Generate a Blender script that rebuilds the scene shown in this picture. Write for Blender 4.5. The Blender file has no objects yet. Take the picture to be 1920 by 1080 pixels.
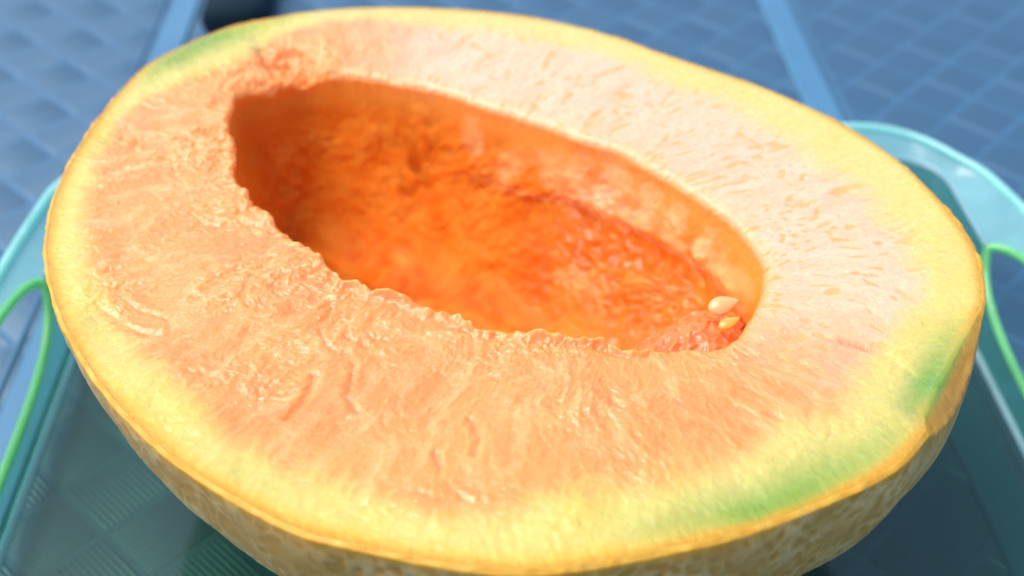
import bpy, math, random
import numpy as np
from mathutils import Vector
R = math.radians
random.seed(7)
sc = bpy.context.scene
col = sc.collection

# ------------------------------------------------------------------ camera, sky, sun, exposure
TABLE_TO_CAM = 0.179                      # camera height above the table top, metres
PITCH = 39.8
FPX = 2185.0                              # focal length in pixels of the 1920 px wide photograph
cam = bpy.data.cameras.new('camera')
camo = bpy.data.objects.new('camera', cam); col.objects.link(camo)
camo.location = (0, 0, TABLE_TO_CAM)
camo.rotation_euler = (R(90 - PITCH), 0, 0)
cam.sensor_width = 36.0
cam.lens = FPX / 1920 * 36
cam.clip_start = 0.005; cam.clip_end = 500
cam.dof.use_dof = True
cam.dof.focus_distance = 0.172
cam.dof.aperture_fstop = 14.0
sc.camera = camo

SUN_EL, SUN_AZ = 64.0, -80.0              # azimuth from +Y (behind the melon) towards +X
w = bpy.data.worlds.new("World"); sc.world = w; w.use_nodes = True
wn = w.node_tree; wn.nodes.clear()
sky = wn.nodes.new('ShaderNodeTexSky'); sky.sky_type = 'NISHITA'; sky.sun_disc = False
sky.sun_elevation = R(SUN_EL); sky.sun_rotation = R(SUN_AZ); sky.dust_density = 3.0
bg = wn.nodes.new('ShaderNodeBackground'); bg.inputs[1].default_value = 0.15
wo = wn.nodes.new('ShaderNodeOutputWorld')
wn.links.new(sky.outputs[0], bg.inputs[0]); wn.links.new(bg.outputs[0], wo.inputs[0])
sun = bpy.data.lights.new('sun', 'SUN'); suno = bpy.data.objects.new('sun', sun); col.objects.link(suno)
sun.energy = 1.3; sun.angle = R(40); sun.color = (1.0, 0.93, 0.82)
el, az = R(SUN_EL), R(SUN_AZ)
sdir = Vector((math.sin(az) * math.cos(el), math.cos(az) * math.cos(el), math.sin(el)))
suno.rotation_euler = sdir.to_track_quat('Z', 'Y').to_euler()
sc.view_settings.view_transform = 'Standard'; sc.view_settings.look = 'None'
sc.view_settings.gamma = 1.0
sc.view_settings.exposure = 0.90
sc.cycles.max_bounces = 10; sc.cycles.transparent_max_bounces = 16

# ------------------------------------------------------------------ helpers
def on_plane(px, py, z):
    """Where the photograph's pixel meets the horizontal plane at height z (used for surveying the place)."""
    px = np.asarray(px, float); py = np.asarray(py, float)
    p = R(PITCH); yc = py - 540; dx = px - 960
    down = FPX * math.sin(p) + yc * math.cos(p); fwd = FPX * math.cos(p) - yc * math.sin(p)
    h = TABLE_TO_CAM - z
    return np.stack([h * dx / down, h * fwd / down], -1)

TURN = R(2.01)                            # the table and the tray stand turned by 2 degrees
def tw(x, y):                             # tray/table coordinates -> world
    return (x * math.cos(TURN) - y * math.sin(TURN), x * math.sin(TURN) + y * math.cos(TURN))
def wt(p):                                # world -> tray/table coordinates
    p = np.asarray(p)
    return np.stack([p[..., 0] * math.cos(TURN) + p[..., 1] * math.sin(TURN),
                     -p[..., 0] * math.sin(TURN) + p[..., 1] * math.cos(TURN)], -1)

_rng = np.random.RandomState(3)
_perm = np.concatenate([_rng.permutation(256)] * 3)
_grad = _rng.normal(size=(256, 3)); _grad /= np.linalg.norm(_grad, axis=1)[:, None]
def perlin(P, freq=1.0, seed=0):
    P = np.asarray(P, np.float64) * freq + seed * 17.31
    i = np.floor(P).astype(np.int64); f = P - i; i &= 255
    u = f * f * f * (f * (f * 6 - 15) + 10)
    r = 0
    for a in (0, 1):
        wa = u[:, 0] if a else 1 - u[:, 0]
        for b in (0, 1):
            wb = wa * (u[:, 1] if b else 1 - u[:, 1])
            h = _perm[_perm[(i[:, 0] + a) & 255] + ((i[:, 1] + b) & 255)]
            for c in (0, 1):
                wc = wb * (u[:, 2] if c else 1 - u[:, 2])
                g = _grad[_perm[h + ((i[:, 2] + c) & 255)]]
                r = r + wc * (g[:, 0] * (f[:, 0] - a) + g[:, 1] * (f[:, 1] - b) + g[:, 2] * (f[:, 2] - c))
    return r * 1.6
def fbm(P, freq, octv=3, seed=0, gain=0.5):
    s = 0; amp = 1
    for o in range(octv):
        s = s + amp * perlin(P, freq * 2 ** o, seed + o * 5); amp *= gain
    return s
def ridged(P, freq, octv=4, seed=0, lac=2.1, gain=.55):
    s = 0; amp = 1; w_ = 1
    for o in range(octv):
        nn_ = (1 - np.abs(perlin(P, freq * lac ** o, seed + o * 7)) * 1.5).clip(0, 1) ** 2
        s = s + amp * w_ * nn_; w_ = np.clip(nn_ * 1.6, 0, 1); amp *= gain
    return s
def sstep(a, b, x):
    t = np.clip((x - a) / (b - a), 0, 1); return t * t * (3 - 2 * t)

def mesh_np(name, V, F, mat, parent=None, smooth=True, colors=None):
    me = bpy.data.meshes.new(name)
    V = np.asarray(V, np.float32); F = np.asarray(F, np.int32)
    me.vertices.add(len(V)); me.vertices.foreach_set('co', V.ravel())
    n = F.shape[1]
    me.loops.add(F.size); me.loops.foreach_set('vertex_index', F.ravel())
    me.polygons.add(len(F)); me.polygons.foreach_set('loop_start', np.arange(0, F.size, n, dtype=np.int32))
    me.update(calc_edges=True)
    me.polygons.foreach_set('use_smooth', np.full(len(F), smooth))
    if colors is not None:
        for k, c in colors.items():
            if c.ndim == 2:
                at = me.attributes.new(k, 'FLOAT_COLOR', 'POINT')
                cc = np.ones((len(V), 4), np.float32); cc[:, :3] = c
                at.data.foreach_set('color', cc.ravel())
            else:
                at = me.attributes.new(k, 'FLOAT', 'POINT'); at.data.foreach_set('value', c.astype(np.float32))
    me.validate(clean_customdata=False)
    me.materials.append(mat)
    o = bpy.data.objects.new(name, me); col.objects.link(o)
    if parent: o.parent = parent
    return o
def grid_faces(nr, nc, wrap):
    a = np.arange(nr * nc).reshape(nr, nc)
    b = np.roll(a, -1, 1) if wrap else a[:, 1:]
    a0 = a if wrap else a[:, :-1]
    return np.stack([a0[:-1], b[:-1], b[1:], a0[1:]], -1).reshape(-1, 4)
def thing(name, label, cat, loc=(0, 0, 0), rz=0, group=None):
    o = bpy.data.objects.new(name, None); col.objects.link(o)
    o.location = loc; o.rotation_euler = (0, 0, rz); o.empty_display_size = 0.02
    o['label'] = label; o['category'] = cat
    if group: o['group'] = group
    return o
def tube(name, pts, rad, mat, parent=None, closed=True, seg=8, flat=1.0):
    pts = np.asarray(pts, float); n = len(pts)
    if closed: tan = np.roll(pts, -1, 0) - np.roll(pts, 1, 0)
    else: tan = np.gradient(pts, axis=0)
    tan /= np.linalg.norm(tan, axis=1)[:, None]
    up = np.array([0, 0, 1.0]); s = np.cross(tan, up); s /= np.linalg.norm(s, axis=1)[:, None] + 1e-9
    u = np.cross(s, tan)
    an = np.linspace(0, 2 * np.pi, seg, endpoint=False)
    V = pts[:, None] + rad * (np.cos(an)[None, :, None] * s[:, None] * flat + np.sin(an)[None, :, None] * u[:, None])
    a = np.arange(n * seg).reshape(n, seg)
    if closed: nx = np.roll(a, -1, 0); a0 = a
    else: nx = a[1:]; a0 = a[:-1]
    F = np.stack([a0, nx, np.roll(nx, -1, 1), np.roll(a0, -1, 1)], -1).reshape(-1, 4)
    return mesh_np(name, V.reshape(-1, 3), F, mat, parent)

# ------------------------------------------------------------------ materials
class N:
    def __init__(s, name):
        s.m = bpy.data.materials.new(name); s.m.use_nodes = True; s.t = s.m.node_tree; s.t.nodes.clear()
    def n(s, typ, **kw):
        x = s.t.nodes.new(typ)
        for k, v in kw.items():
            if k[0] == '_': setattr(x, k[1:], v)
            else:
                key = int(k[1:]) if k[0] == 'i' and k[1:].isdigit() else k.replace('_', ' ')
                if isinstance(v, bpy.types.NodeSocket): s.t.links.new(v, x.inputs[key])
                else: x.inputs[key].default_value = v
        return x
    def out(s, sh): s.n('ShaderNodeOutputMaterial', Surface=sh); return s.m
def rgb(r, g, b): return (r, g, b, 1)
def mixc(b, f, a, c, mode='MIX'):
    x = b.n('ShaderNodeMix', _data_type='RGBA', _blend_type=mode)
    for i, v in ((0, f), (6, a), (7, c)):
        if isinstance(v, bpy.types.NodeSocket): b.t.links.new(v, x.inputs[i])
        else: x.inputs[i].default_value = v
    return x.outputs[2]

# flesh: vertex colour gives the layers of the fruit plus painted glare and shade, nodes give the grain
b = N('melon_flesh')
att = b.n('ShaderNodeAttribute', _attribute_name='flesh_colour')
wet = b.n('ShaderNodeAttribute', _attribute_name='wet')
tc = b.n('ShaderNodeTexCoord')
n1 = b.n('ShaderNodeTexNoise', Vector=tc.outputs['Object'], Scale=900, Detail=4, Roughness=0.6)
fb = b.n('ShaderNodeAttribute', _attribute_name='fibre')
n2 = b.n('ShaderNodeTexNoise', Vector=fb.outputs['Vector'], Scale=1500, Detail=4, Roughness=0.65, Distortion=0.6)
v1 = b.n('ShaderNodeTexVoronoi', Vector=tc.outputs['Object'], Scale=1500)
c1 = mixc(b, n1.outputs[0], rgb(0.72, 0.62, 0.55), rgb(1.0, 1.0, 1.0))
cc = mixc(b, 0.65, att.outputs['Color'], c1, 'MULTIPLY')
bp = b.n('ShaderNodeBump', Strength=0.7, Distance=0.0003, Height=n1.outputs[0])
sl0 = b.n('ShaderNodeAttribute', _attribute_name='sheen_level')
st = b.n('ShaderNodeMapRange', Value=sl0.outputs['Fac']); st.inputs[1].default_value = .2; st.inputs[2].default_value = .5; st.inputs[3].default_value = .18; st.inputs[4].default_value = .5
bp2 = b.n('ShaderNodeBump', Strength=st.outputs[0], Distance=0.0003, Height=n2.outputs[0], Normal=bp.outputs[0])
wz = b.n('ShaderNodeMath', _operation='MULTIPLY_ADD', i0=n2.outputs[0], i1=0.7, i2=wet.outputs['Fac']); rr = b.n('ShaderNodeMapRange', Value=wz.outputs[0]); rr.inputs[1].default_value = .3; rr.inputs[2].default_value = 1.2; rr.inputs[3].default_value = 0.42; rr.inputs[4].default_value = 0.10
pb = b.n('ShaderNodeBsdfPrincipled', Base_Color=cc, Roughness=rr.outputs[0], Normal=bp2.outputs[0])
pb.inputs['Subsurface Weight'].default_value = 0.75
pb.inputs['Subsurface Radius'].default_value = (1.0, 0.40, 0.14)
pb.inputs['Subsurface Scale'].default_value = 0.0055
pb.inputs['IOR'].default_value = 1.45
sl = b.n('ShaderNodeAttribute', _attribute_name='sheen_level'); b.t.links.new(sl.outputs['Fac'], pb.inputs['Specular IOR Level'])
cw = b.n('ShaderNodeMapRange', Value=sl.outputs['Fac']); cw.inputs[1].default_value = .4; cw.inputs[2].default_value = .5; cw.inputs[3].default_value = 0; cw.inputs[4].default_value = .32
b.t.links.new(cw.outputs[0], pb.inputs['Coat Weight'])
pb.inputs['Coat Weight'].default_value = 0.15; pb.inputs['Coat Roughness'].default_value = 0.16
FLESH = b.out(pb.outputs[0])

b = N('melon_rind')
att = b.n('ShaderNodeAttribute', _attribute_name='flesh_colour')
tc = b.n('ShaderNodeTexCoord')
n1 = b.n('ShaderNodeTexNoise', Vector=tc.outputs['Object'], Scale=500, Detail=5)
c1 = mixc(b, n1.outputs[0], rgb(0.6, 0.55, 0.5), rgb(1, 1, 1))
cc = mixc(b, 0.6, att.outputs['Color'], c1, 'MULTIPLY')
bp = b.n('ShaderNodeBump', Strength=0.5, Distance=0.0004, Height=n1.outputs[0])
pb = b.n('ShaderNodeBsdfPrincipled', Base_Color=cc, Roughness=0.5, Normal=bp.outputs[0])
pb.inputs['Subsurface Weight'].default_value = 0.15; pb.inputs['Subsurface Scale'].default_value = 0.002
RIND = b.out(pb.outputs[0])

def seed_mat(name, c):
    b = N(name)
    tc = b.n('ShaderNodeTexCoord'); n1 = b.n('ShaderNodeTexNoise', Vector=tc.outputs['Object'], Scale=700, Detail=3)
    cc = mixc(b, n1.outputs[0], rgb(c[0] * .8, c[1] * .75, c[2] * .7), rgb(*c))
    pb = b.n('ShaderNodeBsdfPrincipled', Base_Color=cc, Roughness=0.2)
    pb.inputs['Subsurface Weight'].default_value = 0.4; pb.inputs['Subsurface Scale'].default_value = 0.002
    return b.out(pb.outputs[0])
SEED = seed_mat('seed_coat', (0.80, 0.46, 0.19)); SEEDY = seed_mat('seed_coat_yellow', (0.78, 0.42, 0.07))

b = N('wet_pulp')
tc = b.n('ShaderNodeTexCoord'); n1 = b.n('ShaderNodeTexNoise', Vector=tc.outputs['Object'], Scale=420, Detail=4)
cc = mixc(b, n1.outputs[0], rgb(0.75, 0.10, 0.012), rgb(0.88, 0.30, 0.10))
bp = b.n('ShaderNodeBump', Strength=0.7, Distance=0.0006, Height=n1.outputs[0])
pb = b.n('ShaderNodeBsdfPrincipled', Base_Color=cc, Roughness=0.1, Normal=bp.outputs[0])
pb.inputs['Subsurface Weight'].default_value = 0.6; pb.inputs['Subsurface Radius'].default_value = (1, .4, .2)
pb.inputs['Subsurface Scale'].default_value = 0.004
PULP = b.out(pb.outputs[0])

def plastic(name, tint, milk, milk_amt, gloss=0.08):
    """thin clear moulded plastic: tinted see-through, a little milky, glossy"""
    b = N(name)
    tr = b.n('ShaderNodeBsdfTransparent', Color=rgb(*tint))
    tc = b.n('ShaderNodeTexCoord')
    nz = b.n('ShaderNodeTexNoise', Vector=tc.outputs['Object'], Scale=60, Detail=3)
    sp = b.n('ShaderNodeTexVoronoi', Vector=tc.outputs['Object'], Scale=180)
    rp = b.n('ShaderNodeMapRange', Value=sp.outputs[0]); rp.inputs[1].default_value = 0.05; rp.inputs[2].default_value = 0.09
    rp.inputs[3].default_value = 0.35; rp.inputs[4].default_value = 0.0
    df = b.n('ShaderNodeBsdfDiffuse', Color=rgb(*milk)); tl = b.n('ShaderNodeBsdfTranslucent', Color=rgb(*milk))
    ml = b.n('ShaderNodeMixShader', i0=0.5, i1=df.outputs[0], i2=tl.outputs[0])
    ad = b.n('ShaderNodeMath', _operation='MULTIPLY_ADD', i0=nz.outputs[0], i1=milk_amt * 1.0, i2=milk_amt * 0.5)
    ad2 = b.n('ShaderNodeMath', _operation='ADD', i0=ad.outputs[0], i1=rp.outputs[0], _use_clamp=True)
    m1 = b.n('ShaderNodeMixShader', i0=ad2.outputs[0], i1=tr.outputs[0], i2=ml.outputs[0])
    gl = b.n('ShaderNodeBsdfGlossy', Roughness=gloss)
    ge = b.n('ShaderNodeNewGeometry')
    dt = b.n('ShaderNodeVectorMath', _operation='DOT_PRODUCT', i0=ge.outputs['Normal'], i1=ge.outputs['Incoming'])
    ab = b.n('ShaderNodeMath', _operation='ABSOLUTE', i0=dt.outputs['Value'])
    om = b.n('ShaderNodeMath', _operation='SUBTRACT', i0=1.0, i1=ab.outputs[0])
    p5 = b.n('ShaderNodeMath', _operation='POWER', i0=om.outputs[0], i1=5.0)
    fr = b.n('ShaderNodeMath', _operation='MULTIPLY_ADD', i0=p5.outputs[0], i1=0.93, i2=0.05, _use_clamp=True)
    m2 = b.n('ShaderNodeMixShader', i0=fr.outputs[0], i1=m1.outputs[0], i2=gl.outputs[0])
    return b.out(m2.outputs[0])
TRAY_FLOOR = plastic('tray_plastic_floor', (0.37, 0.64, 0.50), (0.04, 0.12, 0.09), 0.28)
TRAY = plastic('tray_plastic', (0.46, 0.82, 0.68), (0.14, 0.52, 0.42), 0.32)
FLANGE = plastic('tray_plastic_sky_glare', (0.46, 0.85, 0.80), (0.42, 0.90, 0.92), 0.62)  # milky flange, reflected sky put into its paler cyan
EDGE = plastic('tray_plastic_edge_glow', (0.3, 0.8, 0.4), (0.32, 0.90, 0.42), 0.72)  # light glowing in the cut edge is painted as bright green
RIM = plastic('tray_plastic_rim', (0.4, 0.85, 0.8), (0.5, 0.95, 0.92), 0.85)  # bright glow of the rim put into the colour

def table_mat(name, base, rough, spec=0.8):
    b = N(name)
    tc = b.n('ShaderNodeTexCoord')
    n1 = b.n('ShaderNodeTexNoise', Vector=tc.outputs['Object'], Scale=350, Detail=5)
    n2 = b.n('ShaderNodeTexNoise', Vector=tc.outputs['Object'], Scale=25, Detail=3)
    c1 = mixc(b, n2.outputs[0], rgb(base[0] * .7, base[1] * .7, base[2] * .75), rgb(base[0] * 1.25, base[1] * 1.2, base[2] * 1.15))
    bp = b.n('ShaderNodeBump', Strength=0.3, Distance=0.0002, Height=n1.outputs[0])
    pb = b.n('ShaderNodeBsdfPrincipled', Base_Color=c1, Roughness=rough, Normal=bp.outputs[0])
    pb.inputs['Specular Tint'].default_value = (.62, .86, 1, 1); pb.inputs['IOR'].default_value = 1.75; pb.inputs['Specular IOR Level'].default_value = spec
    return b.out(pb.outputs[0])
WEAVE = table_mat('table_plastic_ribs', (0.020, 0.074, 0.14), 0.38)
BASE = table_mat('table_plastic_ground', (0.030, 0.112, 0.205), 0.30)  # lighter than the ribs: glints between the blocks painted in
STRIP = table_mat('table_plastic_band', (0.050, 0.17, 0.29), 0.27)  # sky reflection on the smooth bands put into a lighter base
HANDLE = table_mat('dark_handle_plastic', (0.010, 0.022, 0.034), 0.6, 0.03)
def metal():
    b = N('blade_steel'); tc = b.n('ShaderNodeTexCoord')
    n1 = b.n('ShaderNodeTexNoise', Vector=tc.outputs['Object'], Scale=200)
    c = mixc(b, n1.outputs[0], rgb(.5, .5, .52), rgb(.7, .7, .72))
    return b.out(b.n('ShaderNodeBsdfPrincipled', Base_Color=c, Metallic=1.0, Roughness=0.25).outputs[0])
STEEL = metal()

# ------------------------------------------------------------------ the table
table = thing('garden_table', 'dark blue plastic table top with a ribbed basket weave relief under the tray', 'table', (0, 0, 0), TURN)
def box(name, x0, x1, y0, y1, z0, z1, mat, parent, bev=0.0):
    V = []; F = []
    c = bev
    rings = [(x0, x1, y0, y1, z0), (x0, x1, y0, y1, z1 - c), (x0 + c, x1 - c, y0 + c, y1 - c, z1)]
    for (a, d, e, f, z) in rings: V += [(a, e, z), (d, e, z), (d, f, z), (a, f, z)]
    for k in range(2):
        for i in range(4):
            j = (i + 1) % 4; F.append((4 * k + i, 4 * k + j, 4 * k + 4 + j, 4 * k + 4 + i))
    F.append((8, 9, 10, 11)); F.append((3, 2, 1, 0))
    return mesh_np(name, V, F, mat, parent, smooth=False)
TX0, TX1, TY0, TY1 = -0.52, 0.52, -0.12, 0.86
box('table_board', TX0, TX1, TY0, TY1, -0.018, 0.00002, BASE, table, 0.002)
for xc in (-0.4955, -0.2965, -0.0975, 0.1015, 0.3005, 0.4995):
    box('flat_band', xc - 0.0048, xc + 0.0048, TY0 + .004, TY1 - .004, -0.0006, 0.0011, STRIP, table, 0.0005)
    s = 1 if xc > 0 else -1
    box('raised_bead', xc + s * 0.0072 - 0.0007, xc + s * 0.0072 + 0.0007, TY0 + .004, TY1 - .004, -0.0006, 0.0008, BASE, table, 0.0004)
S = 0.0156                                 # side of one weave block
RIBS = 12
def block_mesh():
    V = []; F = []
    nx = RIBS * 3 + 1; ys = [0, 0.05, 0.95, 1]
    for j, y in enumerate(ys):
        for i in range(nx):
            ph = i / (nx - 1)
            z = (0.5 - 0.5 * math.cos(ph * RIBS * 2 * math.pi)) * 0.00032
            if j in (0, 3): z = z * 0.3
            V.append(((ph - .5) * S * 0.91, (y - .5) * S * 0.91, z + 0.00002))
    F = grid_faces(4, nx, False)
    return V, F
bv, bf = block_mesh()
me_src = mesh_np('weave_block', bv, bf, WEAVE, table)
first = me_src; used = False
ref = wt(on_plane(1665, 152, 0))
inv = 1 / math.sqrt(2)
cells = []
for i in range(-60, 61):
    for j in range(-60, 61):
        u, v = i * S, j * S
        x = ref[0] + (u - v) * inv; y = ref[1] + (u + v) * inv
        if TX0 + .01 < x < TX1 - .01 and TY0 + .01 < y < TY1 - .01:
            cells.append((x, y, (i + j) % 2))
p = R(PITCH)
def seen(x, y):
    X, Y = tw(x, y)
    d = Vector((X, Y, -TABLE_TO_CAM)); zc = d.y * math.cos(p) - d.z * math.sin(p)
    yc = -(d.z * math.cos(p) + d.y * math.sin(p))
    if zc < .05: return None
    return 960 + FPX * d.x / zc, 540 + FPX * yc / zc, zc
vis, rest = [], []
for c in cells:
    s = seen(c[0], c[1])
    inside = s and -60 < s[0] < 1980 and -60 < s[1] < 1140
    if inside:                              # hidden under the melon: not one of the 300
        e = ((s[0] - 965) / 800) ** 2 + ((s[1] - 540) / 460) ** 2
        inside = e > 1
    (vis if inside else rest).append((s[2] if s else 9, c))
vis.sort(key=lambda q: q[0])
rest += vis[300:]; vis = vis[:300]
for k, (d, c) in enumerate(vis):
    o = first if k == 0 else first.copy()
    if k: col.objects.link(o); o.parent = table
    o.location = (c[0], c[1], random.uniform(-.00003, .00003)); o.rotation_euler = (0, 0, R(-45 if c[2] else 45))
BV = np.array(bv); BF = np.array(bf); VV = []; FF = []
for k, (d, c) in enumerate(rest):
    a = R(-45 if c[2] else 45); ca, sa = math.cos(a), math.sin(a)
    q = BV.copy(); q[:, 0] = BV[:, 0] * ca - BV[:, 1] * sa + c[0]; q[:, 1] = BV[:, 0] * sa + BV[:, 1] * ca + c[1]
    VV.append(q); FF.append(BF + k * len(BV))
o = mesh_np('weave_relief', np.concatenate(VV), np.concatenate(FF), WEAVE, table); o['kind'] = 'stuff'

# ------------------------------------------------------------------ the dark handle behind the melon
ha = on_plane(440, 62, 0.006)
ut = thing('utensil', 'dark slate rounded handle end lying on the table beyond the melon', 'utensil', (ha[0], ha[1], 0.0011), R(4))
def loft(secs, seg=24):
    V = []; 
    for (y, hw, hh, zc) in secs:
        for k in range(seg):
            a = 2 * math.pi * k / seg; ca, sa = math.cos(a), math.sin(a)
            V.append((hw * math.copysign(abs(ca) ** .75, ca), y, zc + hh * math.copysign(abs(sa) ** .75, sa)))
    return V, grid_faces(len(secs), seg, True)
V, F = loft([(-.0005, .0005, .0005, .007), (0.0002, .0055, .0035, .007), (.0018, .0090, .0055, .007), (.0045, .0108, .0066, .0068), (.012, .0106, .0068, .0068), (.03, .0096, .0065, .0066),
             (.06, .0098, .0065, .0066), (.09, .0105, .0066, .0068), (.105, .0095, .0062, .0068), (.108, .006, .004, .0068), (.1085, .0005, .0005, .0068)])
mesh_np('handle', V, F, HANDLE, ut)
V, F = loft([(.1, .0085, .0010, .0062), (.13, .0095, .0009, .006), (.19, .0115, .0008, .004), (.225, .009, .0007, .0025), (.24, .003, .0005, .0018)])
mesh_np('blade', V, F, STEEL, ut)

# ------------------------------------------------------------------ the tray
ZF, ZC, ZR = 0.004, 0.022, 0.026           # floor, upper crease, outer rim
tray = thing('serving_tray', 'translucent green plastic tray with cut-out handles holding the half melon', 'tray', (0, 0, 0), TURN)
XL, XR, YB, YF = -0.0892, 0.1085, 0.226, 0.045
def rrect(x0, x1, y0, y1, r, n=14, side=60):
    """closed loop: starts in the middle of the right side and runs back, left, front"""
    pts = []
    cs = [(x1 - r, y1 - r, 0), (x0 + r, y1 - r, 90), (x0 + r, y0 + r, 180), (x1 - r, y0 + r, 270)]
    for (cx, cy, a0) in cs:
        for k in range(n + 1):
            a = R(a0 + 90 * k / n); pts.append((cx + r * math.cos(a), cy + r * math.sin(a)))
    P = np.array(pts); P = np.roll(P, 0, 0)
    out = []
    # resample each straight part densely
    m = len(P)
    for i in range(m):
        a, c = P[i], P[(i + 1) % m]; L = np.linalg.norm(c - a)
        k = side if L > 0.03 else 1
        for t in range(k): out.append(a + (c - a) * t / k)
    return np.array(out)
cx, cy = (XL + XR) / 2, (YB + YF) / 2
floor_loop = rrect(XL, XR, YF, YB, 0.012)
crease_loop = rrect(XL - .0032, XR + .0030, YF - .006, YB + .0085, 0.013)
rim_in = rrect(XL - .0068, XR + .0068, YF - .012, YB + .0165, 0.024)
def rim_shape(P):
    Q = P.copy()
    ty = (P[:, 1] - cy) / ((YB - YF) / 2)
    bulge = np.clip(1 - (ty / 1.02) ** 2, 0, 1) ** .8
    s = np.sign(P[:, 0] - cx); side = sstep(0.080, 0.106, np.abs(P[:, 0] - cx))
    Q[:, 0] += s * side * bulge * np.where(s > 0, 0.0130, 0.0060)
    return Q
rim_loop = rim_shape(rim_in)
n = len(floor_loop)
def sheet(P, z): return np.concatenate([P, np.full((len(P), 1), z)], 1)
def wobble(V, a=0.00012):
    return V + a * np.stack([perlin(V, 30, 1), perlin(V, 30, 2), perlin(V, 30, 3)], -1)
# floor: concentric rings
rings = []
for t in np.linspace(0.02, 1, 26):
    rings.append(sheet(np.array([cx, cy]) + (floor_loop - [cx, cy]) * t, ZF))
rings[-1][:, 2] += 0.0006; rings[-2] = sheet(np.array([cx, cy]) + (floor_loop - [cx, cy]) * .985, ZF)
V = np.concatenate(rings)
fl = mesh_np('tray_floor', V, grid_faces(26, n, True), TRAY_FLOOR, tray)
CREASE_GLINT = plastic('tray_plastic_bend_highlight', (0.6, 0.8, 0.85), (0.45, 0.72, 0.80), 0.75)  # pale highlight on the creases, painted as colour
# tube along the floor crease, its pale highlight put into the colour
tube('floor_crease', sheet(np.array([cx, cy]) + (floor_loop - [cx, cy]) * 0.998, ZF + .0005), 0.0009, CREASE_GLINT, tray, seg=8)

# wall and flange: surface S(s,t), s along the loop, t 0..1 wall, 1..2 flange
def S3(s, t):
    """s: float index into the loops, t: 0 floor crease, 1 upper crease, 2 rim"""
    s = np.asarray(s, float) % n; t = np.asarray(t, float)
    i = np.floor(s).astype(int) % n; f = (s - np.floor(s))[:, None]; j = (i + 1) % n
    def at(L): return L[i] * (1 - f) + L[j] * f
    A, B, C = at(floor_loop), at(crease_loop), at(rim_loop)
    # soft bend at t = 1
    tt = t
    w1 = np.clip(tt, 0, 1)[:, None]; w2 = np.clip(tt - 1, 0, 1)[:, None]
    P = A * (1 - w1) + B * w1 + (C - B) * w2
    z = ZF + .0006 + (ZC - ZF - .0006) * w1[:, 0] + (ZR - ZC) * w2[:, 0]
    # flange corner dips slightly like a moulded radius
    return np.concatenate([P, z[:, None]], 1)
ys_right = np.where((floor_loop[:, 0] > XR - 1e-4))[0]
ys_left = np.where((floor_loop[:, 0] < XL + 1e-4))[0]
def side_range(idx, y0, y1):
    q = [k for k in idx if y0 <= floor_loop[k, 1] <= y1]
    return q
def contiguous(q):
    q = sorted(q)
    if q[-1] - q[0] > n / 2:
        q = sorted([k if k > n / 2 else k + n for k in q])
    return q[0], q[-1]
HY0, HY1 = 0.070, 0.2030
sr = contiguous(side_range(ys_right, HY0, HY1)); sl = contiguous(side_range(ys_left, HY0, HY1))
def s_of_y(rng, y):
    ss = np.arange(rng[0], rng[1] + 1); yy = floor_loop[ss % n, 1]
    o = np.argsort(yy); return float(np.interp(y, yy[o], ss[o]))
# the plain part (everything outside the handle patches)
segs = [(sr[1], sl[0]), (sl[1], sr[0] + n)] if sr[1] < sl[0] else [(sl[1], sr[0]), (sr[1], sl[0] + n)]
tw_ = [0, .04, .12, .3, .5, .7, .88, .96, 1.0]; tf_ = [1.0, 1.06, 1.2, 1.4, 1.6, 1.8, 1.93, 2.0]
for a, c in segs:
    ss = np.arange(a, c + 1)
    for nm, tl_, mt in (('side_wall', tw_, TRAY), ('flange', tf_, FLANGE)):
        g = np.concatenate([S3(ss, np.full(len(ss), t)) for t in tl_])
        mesh_np(nm, wobble(g), grid_faces(len(tl_), len(ss), False), mt, tray)
# the handle patches: ring grid between the patch outline and the slot
def handle_patch(rng, hole_y, tlo, thi):
    s0, s1 = rng; sm = s_of_y(rng, sum(hole_y) / 2); hs = abs(s_of_y(rng, hole_y[1]) - s_of_y(rng, hole_y[0])) / 2
    K = 240
    an = np.linspace(0, 2 * np.pi, K, endpoint=False)
    ca, sa = np.cos(an), np.sin(an)
    tm = (tlo + thi) / 2; ht = (thi - tlo) / 2
    e = 0.42
    hsx = sm + hs * np.sign(ca) * np.abs(ca) ** e
    htx = tm + ht * np.sign(sa) * np.abs(sa) ** 0.9
    # the slot is narrow at its ends and deep in the middle of the wall
    mid = 1 - ((hsx - sm) / hs) ** 2
    htx = np.where(sa < 0, htx, htx)
    # outer outline: project the directions to the rectangle
    ox, oy = (s1 - s0) / 2, 1.0
    dx, dy = (hsx - sm) / hs, (htx - tm) / ht
    k = 1 / np.maximum(np.abs(dx), np.abs(dy))
    so = (s0 + s1) / 2 + ox * dx * k; to = 1.0 + oy * dy * k
    wall_g = []; M = 22
    for m in range(M):
        f = m / (M - 1)
        wall_g.append(S3(hsx * (1 - f) + so * f, htx * (1 - f) + to * f))
    V = wobble(np.concatenate(wall_g)); F = grid_faces(M, K, True)
    # split faces between wall and flange by their height
    zc = V[F][:, :, 2].mean(1)
    for nm, sel, mt in (('side_wall', zc < ZC, TRAY), ('flange', zc >= ZC, FLANGE)):
        f2 = F[sel]; u, invx = np.unique(f2, return_inverse=True)
        mesh_np(nm, V[u], invx.reshape(-1, 4), mt, tray)
    o = tube('handle_edge', S3(hsx, htx), 0.00100, EDGE, tray, seg=10)
    o['label'] = 'moulded edge round a handle slot, green edge glow painted in'
handle_patch(sr, (0.083, 0.1925), 0.42, 1.62)
handle_patch(sl, (0.083, 0.1880), 0.42, 1.62)
tube('rim', S3(np.arange(n), np.full(n, 2.0)), 0.0011, RIM, tray, seg=10)
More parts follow.
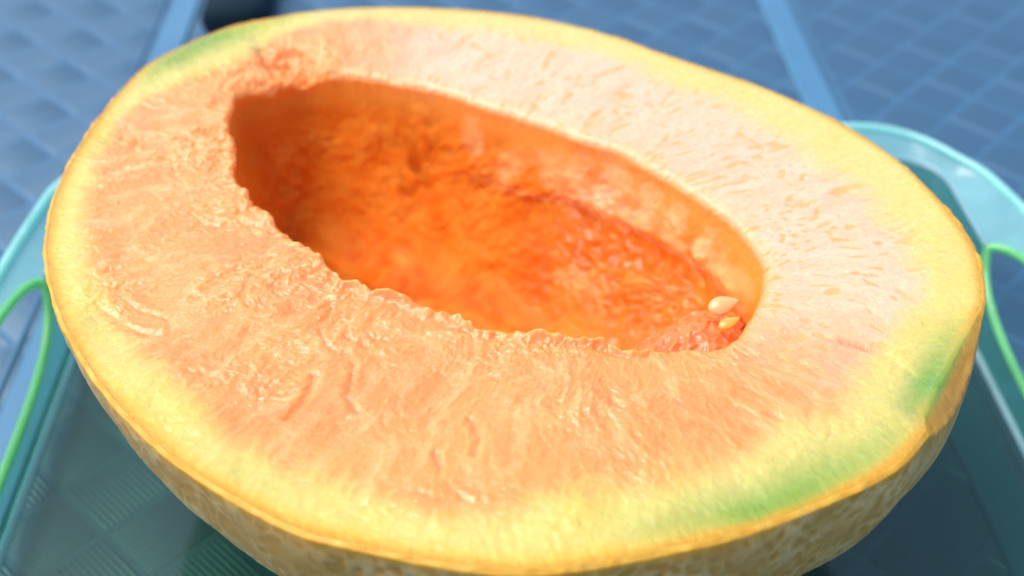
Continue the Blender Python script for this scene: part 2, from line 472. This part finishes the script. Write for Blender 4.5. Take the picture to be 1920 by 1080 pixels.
tube('upper_crease', S3(np.concatenate([np.arange(s_of_y(sr, .1933), (s_of_y(sl, .1888) if s_of_y(sl, .1888) > s_of_y(sr, .1933) else s_of_y(sl, .1888) + n), 1.0)]), np.full(int(math.ceil((s_of_y(sl, .1888) if s_of_y(sl, .1888) > s_of_y(sr, .1933) else s_of_y(sl, .1888) + n) - s_of_y(sr, .1933))), 1.0)), 0.0008, CREASE_GLINT, tray, closed=False, seg=8)

# ------------------------------------------------------------------ the half melon
ZCUT = 0.064
OUT = np.array([(580,20),(700,12),(850,15),(1000,30),(1150,65),(1250,100),(1400,150),(1500,190),(1600,240),(1700,310),(1780,390),(1830,460),(1848,530),(1845,590),(1830,650),(1800,730),(1745,810),(1680,880),(1560,940),(1400,1000),(1280,1030),(1100,1065),(960,1075),(820,1060),(700,1035),(560,1000),(440,940),(330,870),(250,800),(180,720),(130,640),(95,560),(80,480),(85,420),(100,360),(140,280),(180,220),(240,150),(280,115),(360,75),(440,45),(520,30)], float)
CAV = np.array([(440,180),(500,150),(580,130),(700,140),(820,165),(950,205),(1080,250),(1180,290),(1280,350),(1370,410),(1425,480),(1430,540),(1400,600),(1350,640),(1270,650),(1190,655),(1130,635),(1030,622),(930,615),(850,590),(770,565),(690,545),(640,520),(575,465),(510,410),(455,350),(435,280)], float)
WO = on_plane(OUT[:, 0], OUT[:, 1], ZCUT); WC = on_plane(CAV[:, 0], CAV[:, 1], ZCUT)
cent = WC.mean(0)
ww, vv = np.linalg.eigh(np.cov((WC - cent).T)); ax = vv[:, 1]
if ax[0] < 0: ax = -ax                     # long axis towards the right end of the melon
ay = np.array([-ax[1], ax[0]])
mid = ((WC - cent) @ ax); mny = ((WC - cent) @ ay)
org = cent + ax * (mid.max() + mid.min()) / 2 + ay * (mny.max() + mny.min()) / 2
La, Lb = np.ptp(mid) / 2, np.ptp(mny) / 2
CF = math.sqrt(max(La ** 2 - Lb ** 2, 1e-6))
def to_el(P):
    q = P - org; z = (q @ ax) + 1j * (q @ ay)
    wv = np.arccosh(z / CF + 0j); mu, nu = wv.real, wv.imag
    sgn = np.where(mu < 0, -1, 1); return mu * sgn, (nu * sgn) % (2 * np.pi)
def from_el(mu, nu):
    X = CF * np.cosh(mu) * np.cos(nu); Y = CF * np.sinh(mu) * np.sin(nu)
    return org + X[..., None] * ax + Y[..., None] * ay
def dens(P, k=12):                         # Catmull-Rom through the surveyed points
    r = []
    m = len(P)
    for i in range(m):
        p0, p1, p2, p3 = P[i - 1], P[i], P[(i + 1) % m], P[(i + 2) % m]
        for t in np.arange(k) / k:
            r.append(.5 * ((2 * p1) + (-p0 + p2) * t + (2 * p0 - 5 * p1 + 4 * p2 - p3) * t * t + (-p0 + 3 * p1 - 3 * p2 + p3) * t ** 3))
    return np.array(r)
NV = 1800
nu = np.arange(NV) * 2 * np.pi / NV
def mu_of(P):
    m, v = to_el(dens(P)); o = np.argsort(v)
    return np.interp(nu, v[o], m[o], period=2 * np.pi)
mu_o, mu_i = mu_of(WO), mu_of(WC)
def along(pts):
    """values given at places of the photographed outline, spread round the melon"""
    pts = sorted([(float(to_el(on_plane([q[0]], [q[1]], ZCUT))[1][0]),) + tuple(q[2:]) for q in pts])
    v = np.array([q[0] for q in pts])
    return [np.interp(nu, v, np.array([q[k] for q in pts]), period=2 * np.pi) for k in range(1, len(pts[0]))]
#            px   py    pale width, green, notch, pale colour mix (0 yellow 1 cream-green)
info = along([(520, 30, .0045, .8, 0, 0), (600, 18, .0045, .15, 0, .6), (700, 12, .0045, 0, 0, .8), (1000, 30, .006, 0, 0, .8), (1400, 150, .0075, 0, 0, .7), (1700, 310, .010, 0, 0, .7), (1840, 480, .011, .0, 0, .5),
              (1845, 575, .009, .1, 0, .3), (1835, 640, .006, .2, .6, .3), (1800, 730, .008, .55, 1, .3), (1765, 790, .010, .4, .6, .4), (1745, 812, .013, .25, .05, .4), (1680, 880, .016, .75, 0, .5), (1560, 940, .017, .95, 0, .5),
              (1400, 1000, .017, .95, 0, .6), (1280, 1030, .015, .65, 0, .4), (1190, 1050, .015, .25, 0, .4), (1100, 1065, .0125, .0, 0, .2), (820, 1060, .013, 0, 0, .25), (560, 1000, .014, 0, 0, .35), (330, 870, .014, 0, 0, .2),
              (200, 745, .011, 0, 0, .1), (95, 560, .0085, 0, 0, .1), (85, 420, .007, 0, 0, .2), (140, 280, .006, .05, 0, 0), (240, 150, .0045, .25, 0, 0), (300, 105, .0048, .9, 0, 0), (440, 45, .0055, 1, 0, 0)])
paleW, green, notch, cream = info
PB = np.array([(190,255),(165,330),(150,420),(170,520),(215,620),(290,700),(400,790),(520,870),(640,925),(740,960),(860,985),(960,975),(1080,955),(1200,925),(1330,890),(1450,840),(1560,790),(1640,740),(1690,690),(1730,620),(1745,560),(1730,500),(1700,430),(1640,370),(1560,310),(1480,260),(1380,205),(1250,150),(1150,105),(1000,70),(850,50),(700,40),(600,45),(530,60),(470,90),(400,120),(330,150),(270,180),(220,215)], float)
paleW = np.linalg.norm(from_el(mu_of(on_plane(PB[:, 0], PB[:, 1], ZCUT)), nu) - from_el(mu_o, nu), axis=1)
# ragged cavity lip
Pi = from_el(mu_i, nu)
lip = np.concatenate([Pi, np.zeros((NV, 1))], 1)
rag = 0.00075 * perlin(lip, 110, 4) + 0.00045 * perlin(lip, 250, 5) + 0.00022 * perlin(lip, 700, 6)
near = sstep(0.1, -0.6, np.sin(nu))        # the near lip is more crumbly
dmu = rag * (0.5 + 1.1 * near) / np.linalg.norm(from_el(mu_i + .01, nu) - Pi, axis=1) * .01
# bites out of the lip at the stem end (upper left)
e_l = lambda px, py, s: np.exp(-np.sum((Pi - on_plane(px, py, ZCUT)) ** 2, 1) / s ** 2)
mu_i = mu_i + dmu
inset = 0.0006 + 0.0030 * notch
Po = from_el(mu_o, nu)
stepo = np.linalg.norm(from_el(mu_o + .01, nu) - Po, axis=1) / .01
mu_f = mu_o - inset / stepo                # where the flesh meets the skin
NT = 330
tt = np.linspace(0, 1, NT)
MU = mu_i[None] + (mu_f - mu_i)[None] * tt[:, None]
NU = np.broadcast_to(nu, MU.shape)
XY = from_el(MU, NU).reshape(-1, 2)
wid = np.linalg.norm(from_el(mu_f, nu) - from_el(mu_i, nu), axis=1)
Lw = np.broadcast_to(wid, MU.shape).ravel()
T = np.broadcast_to(tt[:, None], MU.shape).ravel()
NUf = NU.ravel()
d_out = (1 - T) * Lw; d_in = T * Lw
# fibre coordinates: along the strands (radial) and across them
Pm = from_el((mu_i + mu_f) / 2, nu); arc = np.concatenate([[0], np.cumsum(np.linalg.norm(np.diff(Pm, axis=0), axis=1))])
per = arc[-1] + np.linalg.norm(Pm[0] - Pm[-1])
ang = arc / per * 2 * np.pi; Rr = per / 2 / np.pi
FX = np.broadcast_to(np.cos(ang) * Rr, MU.shape).ravel(); FY = np.broadcast_to(np.sin(ang) * Rr, MU.shape).ravel()
def fib(k): return np.stack([FX, FY, d_in * k], 1)
P3 = np.concatenate([XY, np.zeros((len(XY), 1))], 1)
def blob(px, py, r, z=ZCUT, P=None):
    P = XY if P is None else P
    return np.exp(-np.sum((P - on_plane(px, py, z)) ** 2, 1) / r ** 2)
upper = sstep(-0.25, 0.45, np.sin(NUf)) * sstep(-.95, -.5, np.cos(NUf)) # the smooth far side of the cut
smoothness = np.clip(upper, 0, 1)
rough = 1 - 0.82 * smoothness
warp = np.stack([perlin(P3, 90, 7), perlin(P3, 90, 8), perlin(P3, 90, 9)], 1) * 0.0035
big = fbm(P3 + warp * .4, 45, 3, 10)
rid = ridged(fib(.6) + warp * .5, 230, 4, 20) - .75
rid2 = ridged(fib(.8) + warp * .6, 560, 3, 24) - .7
lump = np.abs(perlin(P3 + warp, 170, 30))
fine = fbm(fib(.5) + warp * .5, 1100, 2, 34)
edge_calm = sstep(0, .004, d_out)
fleshy = sstep(0.3, 1.3, d_out / np.broadcast_to(paleW, MU.shape).ravel())
left_ = sstep(.3, -.6, np.cos(NUf))
amp = rough * (0.30 + .70 * fleshy) * np.clip(.42 + .50 * left_ + .45 * np.exp(-d_in / .006), 0, 1.1)
Z = big * 0.0008 * (0.35 + .65 * rough) * edge_calm
patchy = .35 + .9 * sstep(-.35, .45, perlin(P3, 75, 41))
Z += .75 * amp * patchy * (rid * 0.00020 + rid2 * 0.00022 + .00030 * fbm(fib(.5) + warp * .25, 330, 4, 28, .6) + .00014 * ridged(P3 + warp * .4, 700, 3, 27))
Z -= amp * 0.0005 * sstep(.35, .0, lump) * sstep(-.1, .35, perlin(P3, 60, 40))
Z += fine * 0.00010 * (.45 + .55 * rough)
# pits on the smooth side, short dashes along the strands
pz = perlin(P3, 130, 51)
pit = np.maximum(sstep(0.42, 0.75, perlin(fib(.33) + warp * .5, 480, 50) + .35 * pz), .8 * sstep(.30, .62, perlin(fib(.38) + warp * .7, 900, 52) + .45 * pz))
Z -= pit * 0.00012 * (0.3 + .7 * smoothness)
# tears and gouges seen on the near side
def crack(pts, wdt, dep):
    global Z, crk
    q = dens_open(np.array([on_plane(a, c, ZCUT) for a, c in pts]))
    d = np.full(len(XY), 1.0)
    bb = (XY[:, 0] > q[:, 0].min() - .006) & (XY[:, 0] < q[:, 0].max() + .006) & (XY[:, 1] > q[:, 1].min() - .006) & (XY[:, 1] < q[:, 1].max() + .006)
    ii = np.where(bb)[0]
    dd = np.sqrt(((XY[ii][:, None] + warp[ii, None, :2] * .12 - q[None]) ** 2).sum(-1)).min(1)
    g = np.exp(-(dd / wdt) ** 2) * (.7 + .5 * perlin(P3[ii], 400, 200)); Z[ii] -= .45 * dep * g; crk[ii] = np.maximum(crk[ii], g)
    Z[ii] += dep * .1 * np.exp(-((dd - wdt * 2.2) / (wdt * 1.3)) ** 2)
def dens_open(q, k=10):
    o = []
    for i in range(len(q) - 1):
        for t in np.arange(k) / k: o.append(q[i] * (1 - t) + q[i + 1] * t)
    o.append(q[-1]); return np.array(o)
crk = np.zeros(len(XY))
crack([(868, 640), (862, 700), (585, 705), (565, 750), (540, 775)][2:], .0006, .0011)
crack([(660, 680), (650, 740), (668, 770)], .0005, .0008)
crack([(470, 520), (455, 560), (470, 580)], .0005, .0008)
crack([(885, 780), (900, 820), (890, 850)], .0006, .0009)
crack([(815, 850), (822, 885)], .0006, .0009)
crack([(1580, 635), (1650, 650), (1710, 690)], .0007, .0007)
crack([(1440, 780), (1460, 790)], .0006, .0007)
crack([(1040, 640), (1110, 650), (1170, 665)], .0005, .0006)
crack([(490, 90), (500, 110), (510, 135)], .0008, .0014)
for px, py, r, a in ((850, 740, .010, -.0012), (700, 700, .007, -.0008), (1000, 900, .008, .0008), (500, 560, .012, .0006), (620, 830, .010, -.0006), (1400, 800, .014, .0005),
                     (1620, 660, .006, -.0009), (700, 50, .02, .0004), (250, 260, .008, -.0008), (320, 220, .006, -.0008), (1010, 750, .007, .0009), (480, 760, .008, -.0008)):
    Z += a * blob(px, py, r)
# gouge at the stem end that opens into the cavity
gz = blob(535, 105, .0045) + .7 * blob(565, 125, .0032) + .5 * blob(500, 150, .004)
Z -= .0035 * np.clip(gz, 0, 1) * (1 + .4 * perlin(P3, 500, 60))
# the lip: crumbly crest on the near side, soft roll-off on the far side
nearF = sstep(0.1, -0.6, np.sin(NUf))
Z += .0007 * nearF * np.exp(-((d_in - .0008) / .0011) ** 2) * (1 + 1.1 * perlin(P3, 600, 62) + .8 * perlin(P3, 260, 63))
Z -= .0016 * np.exp(-d_in / .0013) * (.45 + .55 * (1 - nearF))
# flesh sinks towards the skin at the notch
ntc = np.broadcast_to(notch, MU.shape).ravel()
Z -= ntc * .0022 * np.exp(-d_out / .0030)
Z *= 1 - .75 * np.exp(-d_out / .0012)

# colours of the layers (albedo), glare and highlights painted in
def L(c): return np.array(c, float)
PEACH, SALMON, ORANGE = L((.87, .34, .085)), L((.86, .25, .06)), L((.84, .29, .03))
PALEY, CREAM, YELL, SKINO = L((.66, .565, .125)), L((.66, .59, .20)), L((.80, .48, .04)), L((.70, .33, .012))
GREEN, DGREEN = L((.18, .36, .04)), L((.10, .34, .05))
def lerp(a, c, t): return a + (c - a) * np.clip(t, 0, 1)[:, None]
pw = np.broadcast_to(paleW, MU.shape).ravel(); gr = np.broadcast_to(green, MU.shape).ravel(); cr = np.broadcast_to(cream, MU.shape).ravel()
nb = fbm(P3, 55, 3, 70); ns = fbm(fib(.3) + warp * .5, 300, 3, 74); nf = fbm(fib(.4), 900, 2, 78)
C = np.tile(PEACH, (len(XY), 1))
C = lerp(C, SALMON, .35 + .55 * nb + .25 * ns)
C = lerp(C, L((.86, .49, .19)), .10 + .5 * ns + .35 * rid * rough)           # pale strands, with wet crest highlights painted in
C = lerp(C, L((.93, .63, .46)), smoothness * (.70 + .12 * ns))               # sky glare on the far side painted in as paler flesh
C = lerp(C, L((.88, .40, .09)), pit * (.25 + .6 * smoothness))
C = lerp(C, SALMON, crk * .7)
dn = d_out / pw + .20 * fbm(P3, 110, 3, 80) + .05 * nf
pale = 1 - sstep(.50, 1.18, dn)
pc = lerp(np.tile(PALEY, (len(XY), 1)), CREAM, cr + .25 * nb)
pc = lerp(pc, L((.70, .61, .21)), .12 + .4 * ns + .3 * upper)
C = lerp(C, pc, pale)
ntc0 = np.broadcast_to(notch, MU.shape).ravel()
gz2 = np.exp(-((np.maximum(d_out + .0006 * nb, 0) / pw - .10) / (.32 - .17 * ntc0)) ** 2)
C = lerp(C, GREEN + (L((.36, .46, .03)) - GREEN) * sstep(0, .4, np.sin(NUf))[:, None], gr * gz2 * (.92 + .3 * nb))
C = lerp(C, DGREEN, ntc * np.exp(-(d_out / .0024) ** 2) * .9)
ye = 1 - sstep(.0004, .0026, d_out + .0006 * nb)
C = lerp(C, YELL, (1 - .8 * ntc) * ye * (1 - .75 * gr) * (.35 + .5 * sstep(.2, -.6, np.sin(NUf))))
so = 1 - sstep(.0, .0012, d_out + .0004 * nb)
C = lerp(C, SKINO, so * .9 * (1 - ntc))
lipc = np.exp(-d_in / .0016)
C = lerp(C, ORANGE, lipc * (.45 + .4 * (1 - nearF)))
C = lerp(C, L((.84, .28, .05)), np.clip(gz, 0, 1) * .8)
C = lerp(C, L((.42, .36, .06)), blob(478, 88, .0018) * .6 + blob(470, 70, .0016) * .6)
WETf = .35 + .4 * nearF + .2 * ns; 

# cavity: continue inward and down
NC = 170
ss = np.linspace(0, 1, NC)[1:]             # 0 at the lip, 1 on the middle line
mcav = 1 - ss ** 1.15
MUc = (mu_i - dmu)[None] * mcav[:, None] + dmu[None] * np.exp(-ss * 22)[:, None]
NUc = np.broadcast_to(nu, MUc.shape); Xc = from_el(MUc, NUc).reshape(-1, 2)
m = np.broadcast_to(mcav[:, None], MUc.shape).ravel(); NUcf = NUc.ravel()
far = sstep(-.1, .7, np.sin(NUcf))
ends = np.abs(np.cos(NUcf))
pe = 3.0 - .9 * far
prof = (1 - np.clip(m, 0, 1) ** pe) ** (.55 + .2 * far)   # steep walls, flattish bottom
Dp = 0.034 - 0.006 * sstep(.2, 1, np.cos(NUcf)) 
Pc3 = np.concatenate([Xc, -(prof * Dp)[:, None]], 1)
Zc = -prof * Dp
wcv = np.stack([perlin(Pc3, 70, 90), perlin(Pc3, 70, 91), perlin(Pc3, 70, 92)], 1) * .005
calm = sstep(0, .12, 1 - m)
Zc += calm * (.0011 * fbm(Pc3 + wcv, 55, 3, 93) + .0003 * perlin(Pc3 + wcv * .5, 260, 96))
# ledge round the far wall where the seed bed tore away: wall steps outward under it
depth = -Zc
ledge_d = .0135 + .0007 * perlin(Pc3, 60, 98) + .0003 * perlin(Pc3, 260, 99) - .004 * np.cos(NUcf)
led = far * sstep(-.55, .15, np.cos(NUcf))
Zc += led * .0006 * np.exp(-((depth - ledge_d) / .0018) ** 2)
push = led * (.0012 * sstep(-.0018, .0018, depth - ledge_d) - .0006 * np.exp(-((depth - ledge_d + .0015) / .002) ** 2))
# horizontal bumps on walls
wallb = calm * sstep(.2, .6, m) * (.0006 * fbm(Pc3 + wcv * .6, 150, 3, 100) + .0003 * perlin(Pc3, 600, 103))
cdir = Xc - org; cdir /= np.linalg.norm(cdir, axis=1)[:, None] + 1e-9
und = .0022 * sstep(0, .004, depth) * (1 - far) * sstep(.02, .01, depth)
Xc = Xc + cdir * (push * calm + wallb + und * .5)[:, None]
# wet torn fibres towards the right end
tear = np.exp(-((((Xc - on_plane(1150, 500, ZCUT - .026)) ** 2).sum(1)) / .011 ** 2)) + .8 * np.exp(-((((Xc - on_plane(1260, 590, ZCUT - .02)) ** 2).sum(1)) / .009 ** 2))
tear = np.clip(tear, 0, 1)
rtear = 1 - np.abs(perlin(Pc3 + wcv * .5, 420, 104)) * 2.2
Zc += calm * tear * .0005 * np.clip(rtear, -.3, 1)
g2 = np.exp(-((Xc - on_plane(790, 410, ZCUT - .030)) ** 2).sum(1) / .0045 ** 2)
Zc -= calm * g2 * .0016 * (.6 + perlin(Pc3, 330, 105))
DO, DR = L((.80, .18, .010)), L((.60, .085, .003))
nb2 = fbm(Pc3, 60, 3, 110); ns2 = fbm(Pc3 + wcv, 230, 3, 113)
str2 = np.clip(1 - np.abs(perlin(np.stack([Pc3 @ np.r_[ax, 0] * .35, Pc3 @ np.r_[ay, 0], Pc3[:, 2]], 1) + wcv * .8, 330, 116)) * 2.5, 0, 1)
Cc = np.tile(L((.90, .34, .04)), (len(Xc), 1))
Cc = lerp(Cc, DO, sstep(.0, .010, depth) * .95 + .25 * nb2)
Cc = lerp(Cc, DR, sstep(.010, .032, depth) * (.25 + .7 * nb2))  # redder with depth, shade on the floor of the hollow included
Cc = lerp(Cc, L((.48, .055, .001)), .85 * sstep(.024, .034, depth) * sstep(.25, -.15, np.sin(NUcf)) * sstep(.6, -.4, np.cos(NUcf)) * (.7 + .5 * nb2))  # shade at the near left of the hollow painted into the colour
Cc = lerp(Cc, L((.84, .36, .05)), calm * np.clip(.10 + .15 * str2 + .35 * ns2, 0, .7))
palew = led * (.7 + .5 * ns2) * sstep(.22, .75, .5 + .8 * fbm(Pc3 + wcv * .5, 140, 2, 119) + .25 * np.cos(NUcf)) * sstep(.0025, .0045, depth) * sstep(.0008, -.0006, depth - ledge_d) * sstep(-.55, .0, np.cos(NUcf))
Cc = lerp(Cc, L((.88, .42, .15)), palew * .8)
Cc = lerp(Cc, L((.86, .26, .08)), tear * np.clip(rtear, 0, 1) * sstep(-.1, .3, perlin(Pc3, 380, 106)) * .8)
lipm = np.exp(-(depth) / .0012)
Cc = lerp(Cc, ORANGE, lipm)
def cblob(px, py, z, rx, ry=None, ang=0):
    q = Xc - on_plane(px, py, ZCUT + z) + wcv[:, :2] * .35
    a_ = R(ang); u_ = q[:, 0] * math.cos(a_) + q[:, 1] * math.sin(a_); v_ = -q[:, 0] * math.sin(a_) + q[:, 1] * math.cos(a_)
    return sstep(1.5, .6, np.sqrt((u_ / rx) ** 2 + (v_ / (ry or rx)) ** 2) + .35 * perlin(Pc3, 420, 210))
onw = sstep(.0015, .003, depth) * sstep(.020, .012, depth)
for px, py, z, rx, ry, an, st_ in ((885, 245, -.006, .0022, .0012, -40, .5), (960, 275, -.006, .0030, .0014, -30, .35), (1040, 300, -.006, .0032, .0016, -35, .5), (1090, 325, -.007, .0022, .0014, -35, .6),
                          (1150, 350, -.007, .0028, .0020, -40, .75), (1215, 385, -.007, .0030, .0022, -45, .85), (1270, 415, -.007, .0022, .0016, -50, .7), (1325, 450, -.006, .0018, .0016, -60, .9)):
    Cc = lerp(Cc, L((.92, .58, .27)), onw * st_ * cblob(px, py, z, rx, ry, an) * (.75 + .5 * ns2))
for px, py, r_ in ((1100, 465, .005), (1170, 520, .004), (1130, 600, .003), (1240, 500, .003)):
    fk = cblob(px, py, -.022, r_) * sstep(.15, .45, perlin(Pc3 + wcv * .3, 620, 212)) * (1 - onw * .5)
    Cc = lerp(Cc, L((.92, .40, .24)), fk * .8)
Cc = lerp(Cc, L((.52, .07, .004)), .6 * g2 * np.clip(.5 + perlin(Pc3, 330, 105) * 1.6, 0, 1))
Cc = lerp(Cc, L((.92, .45, .20)), .5 * led * np.exp(-((depth - ledge_d - .001 * perlin(Pc3, 200, 214)) / .0005) ** 2))
WETc = np.clip(.2 + .7 * tear + .2 * ns2, 0, 1)

Vf = np.concatenate([XY, (ZCUT + Z)[:, None]], 1)
# join: cavity starts from the face's first ring
z0 = Z[:NV]
fade = np.broadcast_to((np.exp(-ss * 14))[:, None], MUc.shape).ravel()
Zc = Zc + fade * np.tile(z0, NC - 1)
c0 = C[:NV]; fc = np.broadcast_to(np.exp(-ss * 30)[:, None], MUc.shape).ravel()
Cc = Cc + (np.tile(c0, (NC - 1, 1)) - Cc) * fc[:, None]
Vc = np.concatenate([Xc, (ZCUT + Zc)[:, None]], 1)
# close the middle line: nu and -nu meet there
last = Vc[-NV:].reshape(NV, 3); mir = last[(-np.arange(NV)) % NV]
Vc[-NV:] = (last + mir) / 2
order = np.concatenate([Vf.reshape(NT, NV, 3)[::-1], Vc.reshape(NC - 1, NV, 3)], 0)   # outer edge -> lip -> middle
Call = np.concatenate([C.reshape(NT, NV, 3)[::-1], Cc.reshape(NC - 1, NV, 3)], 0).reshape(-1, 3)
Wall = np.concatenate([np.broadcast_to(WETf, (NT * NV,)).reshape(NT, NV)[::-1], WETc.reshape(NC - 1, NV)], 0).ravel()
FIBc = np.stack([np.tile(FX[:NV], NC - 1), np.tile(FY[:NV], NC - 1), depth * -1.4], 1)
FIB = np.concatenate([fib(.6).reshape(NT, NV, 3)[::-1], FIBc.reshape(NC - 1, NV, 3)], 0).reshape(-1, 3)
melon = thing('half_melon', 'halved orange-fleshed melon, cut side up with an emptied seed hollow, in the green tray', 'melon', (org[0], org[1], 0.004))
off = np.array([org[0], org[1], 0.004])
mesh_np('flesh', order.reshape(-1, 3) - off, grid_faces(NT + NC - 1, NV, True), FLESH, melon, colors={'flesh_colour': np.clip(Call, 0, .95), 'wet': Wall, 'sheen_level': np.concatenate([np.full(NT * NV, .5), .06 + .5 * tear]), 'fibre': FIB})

# rind: rounded edge, then the outside of the fruit down to the tray
HB = ZCUT - 0.0038
bc = WO.mean(0)
e0 = order[0]                               # outermost flesh ring
Pof = from_el(mu_o, nu)
nrm = (Pof - e0[:, :2]); nrm /= np.linalg.norm(nrm, axis=1)[:, None] + 1e-9
ringsR = [e0 - np.c_[nrm * .0004, np.full(NV, .0012)]]
cR = []
edn = .00022 * perlin(np.c_[Pof, np.zeros(NV)], 700, 130) + .0003 * perlin(np.c_[Pof, np.zeros(NV)], 250, 131)
ringsR.append(e0 + np.c_[nrm * 0, np.full(NV, .00005)])
prev_t = [0.25, .5, .75, .92]
zdrop = (.0004 + .0034 * notch)
zend = ZCUT - zdrop
for q in prev_t:
    xy = e0[:, :2] + (Pof - e0[:, :2]) * q + nrm * (edn * q)[:, None]
    z = e0[:, 2] + (zend - e0[:, 2]) * (q ** 1.3) + edn * .35
    ringsR.append(np.c_[xy, z])
NB = 110
netP = None
phi = np.linspace(0, 1, NB) ** 1.1 * (math.pi / 2)
Vb = []
for q in phi:
    rr_ = math.cos(q) ** 1.0; z = -HB * math.sin(q)
    bul = 1 + .004 * math.sin(min(q * 2.2, math.pi))
    xy = bc + (Pof - bc) * rr_ * bul + np.array([.0050, .0010]) * math.sin(q)
    zz = ZCUT + z - zdrop * math.cos(q)
    Vb.append(np.c_[xy, zz])
Vb = np.array(Vb)
flat = Vb.reshape(-1, 3)
# corky net: voronoi edges
rs = np.random.RandomState(5)
src = flat[rs.choice(len(flat) // 2, 5000, replace=False)] + rs.normal(size=(5000, 3)) * .001
src = src[src[:, 1] < bc[1] + .06]
wp = flat + .0016 * np.stack([perlin(flat, 260, 140), perlin(flat, 260, 141), perlin(flat, 260, 142)], 1)
net = np.zeros(len(flat)); CH = 4000
for i in range(0, len(flat), CH):
    d = ((wp[i:i + CH, None] - src[None]) ** 2).sum(-1) if False else (wp[i:i+CH]**2).sum(1)[:, None] + (src**2).sum(1)[None] - 2 * wp[i:i+CH] @ src.T
    pr = np.partition(d, 1, axis=1)[:, :2]; pr = np.sqrt(np.maximum(pr, 0)); net[i:i + CH] = pr[:, 1] - pr[:, 0]
netm = 1 - sstep(.0001, .0009, net)
netm *= np.clip(.75 + .9 * fbm(flat, 120, 2, 150), 0, 1)
nn = flat - np.array([bc[0], bc[1], ZCUT + .001]); nn /= np.linalg.norm(nn, axis=1)[:, None] + 1e-9
hfade = sstep(0, .004, ZCUT - flat[:, 2])
flat = flat + nn * (netm * .00020 * hfade + .0005 * fbm(flat, 45, 2, 152) * hfade + np.tile(edn, NB) * np.exp(-(ZCUT - flat[:, 2]) / .002) * .8)[:, None]
VR = np.concatenate([np.array(ringsR).reshape(-1, 3), flat])
nr = len(ringsR)
nbb = fbm(flat, 60, 3, 160); nfb = fbm(flat * np.array([1, 1, .4]), 300, 3, 163)
CR = np.tile(L((.58, .27, .045)), (len(flat), 1))
CR = lerp(CR, L((.56, .32, .07)), .4 + .6 * nbb)
CR = lerp(CR, L((.46, .25, .05)), .10 + .4 * nfb)
CR = lerp(CR, L((.74, .54, .24)), netm * .8)
de = ZCUT - flat[:, 2] - np.tile(zdrop, NB)
CR = lerp(CR, L((.80, .40, .02)), 1 - sstep(-.0004, .0020, de + .0008 * nbb))
spots = sstep(.62, .8, perlin(flat, 330, 166)) * sstep(.1, .5, perlin(flat, 50, 167))
CR = lerp(CR, L((.16, .12, .03)), spots * .35)
ntR = np.tile(notch, NB)
CR = lerp(CR, L((.50, .27, .05)), ntR * np.exp(-de / .006) * .7)
Ct = np.tile(L((.74, .36, .02)), (nr * NV, 1))
vt = np.array(ringsR).reshape(-1, 3); nt = np.tile(notch, nr); qq = np.repeat(np.array([0, 0] + prev_t), NV)
Ct = lerp(Ct, L((.80, .52, .08)), .2 + .8 * perlin(vt, 300, 170))
Ct = lerp(Ct, np.where((qq < .34)[:, None], DGREEN, L((.50, .26, .04))), nt * (.9))
mesh_np('rind', VR - off, grid_faces(nr + NB, NV, True)[:, ::-1], RIND, melon, colors={'flesh_colour': np.clip(np.concatenate([Ct, CR]), 0, .95)})

# pulp left in the right end of the hollow
def pulp():
    A = on_plane([1110, 1190, 1320, 1425, 1410, 1330, 1200], [670, 575, 520, 560, 655, 700, 705], ZCUT - .009)
    c = A.mean(0); An = dens(A, 20); K = len(An); M = 70
    V = []
    for i in range(M):
        f = i / (M - 1)
        V.append(np.c_[c + (An - c) * f, np.full(K, ZCUT - .0092 - .009 * f ** 2.8)])
    V = np.concatenate(V)
    # rises towards the right end of the melon
    sl_ = (V[:, :2] - c) @ ax
    V[:, 2] += sl_ * .42
    r1 = 1 - np.abs(perlin(V * [1, 1, .4], 330, 180)) * 2.2; r2 = 1 - np.abs(perlin(V, 700, 182)) * 2
    V[:, 2] += .0006 * np.clip(r1, -.4, 1) + .0003 * r2 + .0012 * perlin(V, 110, 184)
    V[:, :2] += .0006 * np.stack([perlin(V, 500, 185), perlin(V, 500, 186)], 1)
    o = mesh_np('seed_pulp', V - off, grid_faces(M, K, True), PULP, melon)
    o['label'] = 'glossy wet orange pulp left at the right end of the hollow'
pulp()
def seed(px, py, z, ang, L_, W_, mat, lab, tilt=0):
    w0 = on_plane(px, py, z); V = []
    ns_, k = 22, 20
    for i in range(ns_ + 1):
        t = i / ns_; x = (t - .5) * L_
        prof_ = math.sin(math.pi * t ** .72) ** .8 if 0 < t < 1 else .02
        for j in range(k):
            a = 2 * math.pi * j / k
            rim_ = 1 + .06 * (abs(math.cos(a)) > .9)
            V.append((x, W_ / 2 * prof_ * math.cos(a) * rim_, W_ * .24 * prof_ * math.sin(a)))
    o = mesh_np('seed', V, grid_faces(ns_ + 1, k, True)[:, ::-1], mat, melon)
    o.location = (w0[0] - off[0], w0[1] - off[1], z - off[2]); o.rotation_euler = (R(tilt), R(-12), R(ang)); o['label'] = lab
seed(1357, 572, ZCUT - .0058, 14, .0052, .0031, SEED, 'pale peach seed lying on the wet pulp', 24)
seed(1368, 605, ZCUT - .0058, 24, .0038, .0019, SEEDY, 'small yellow seed half stuck under the near lip of the hollow', 15)
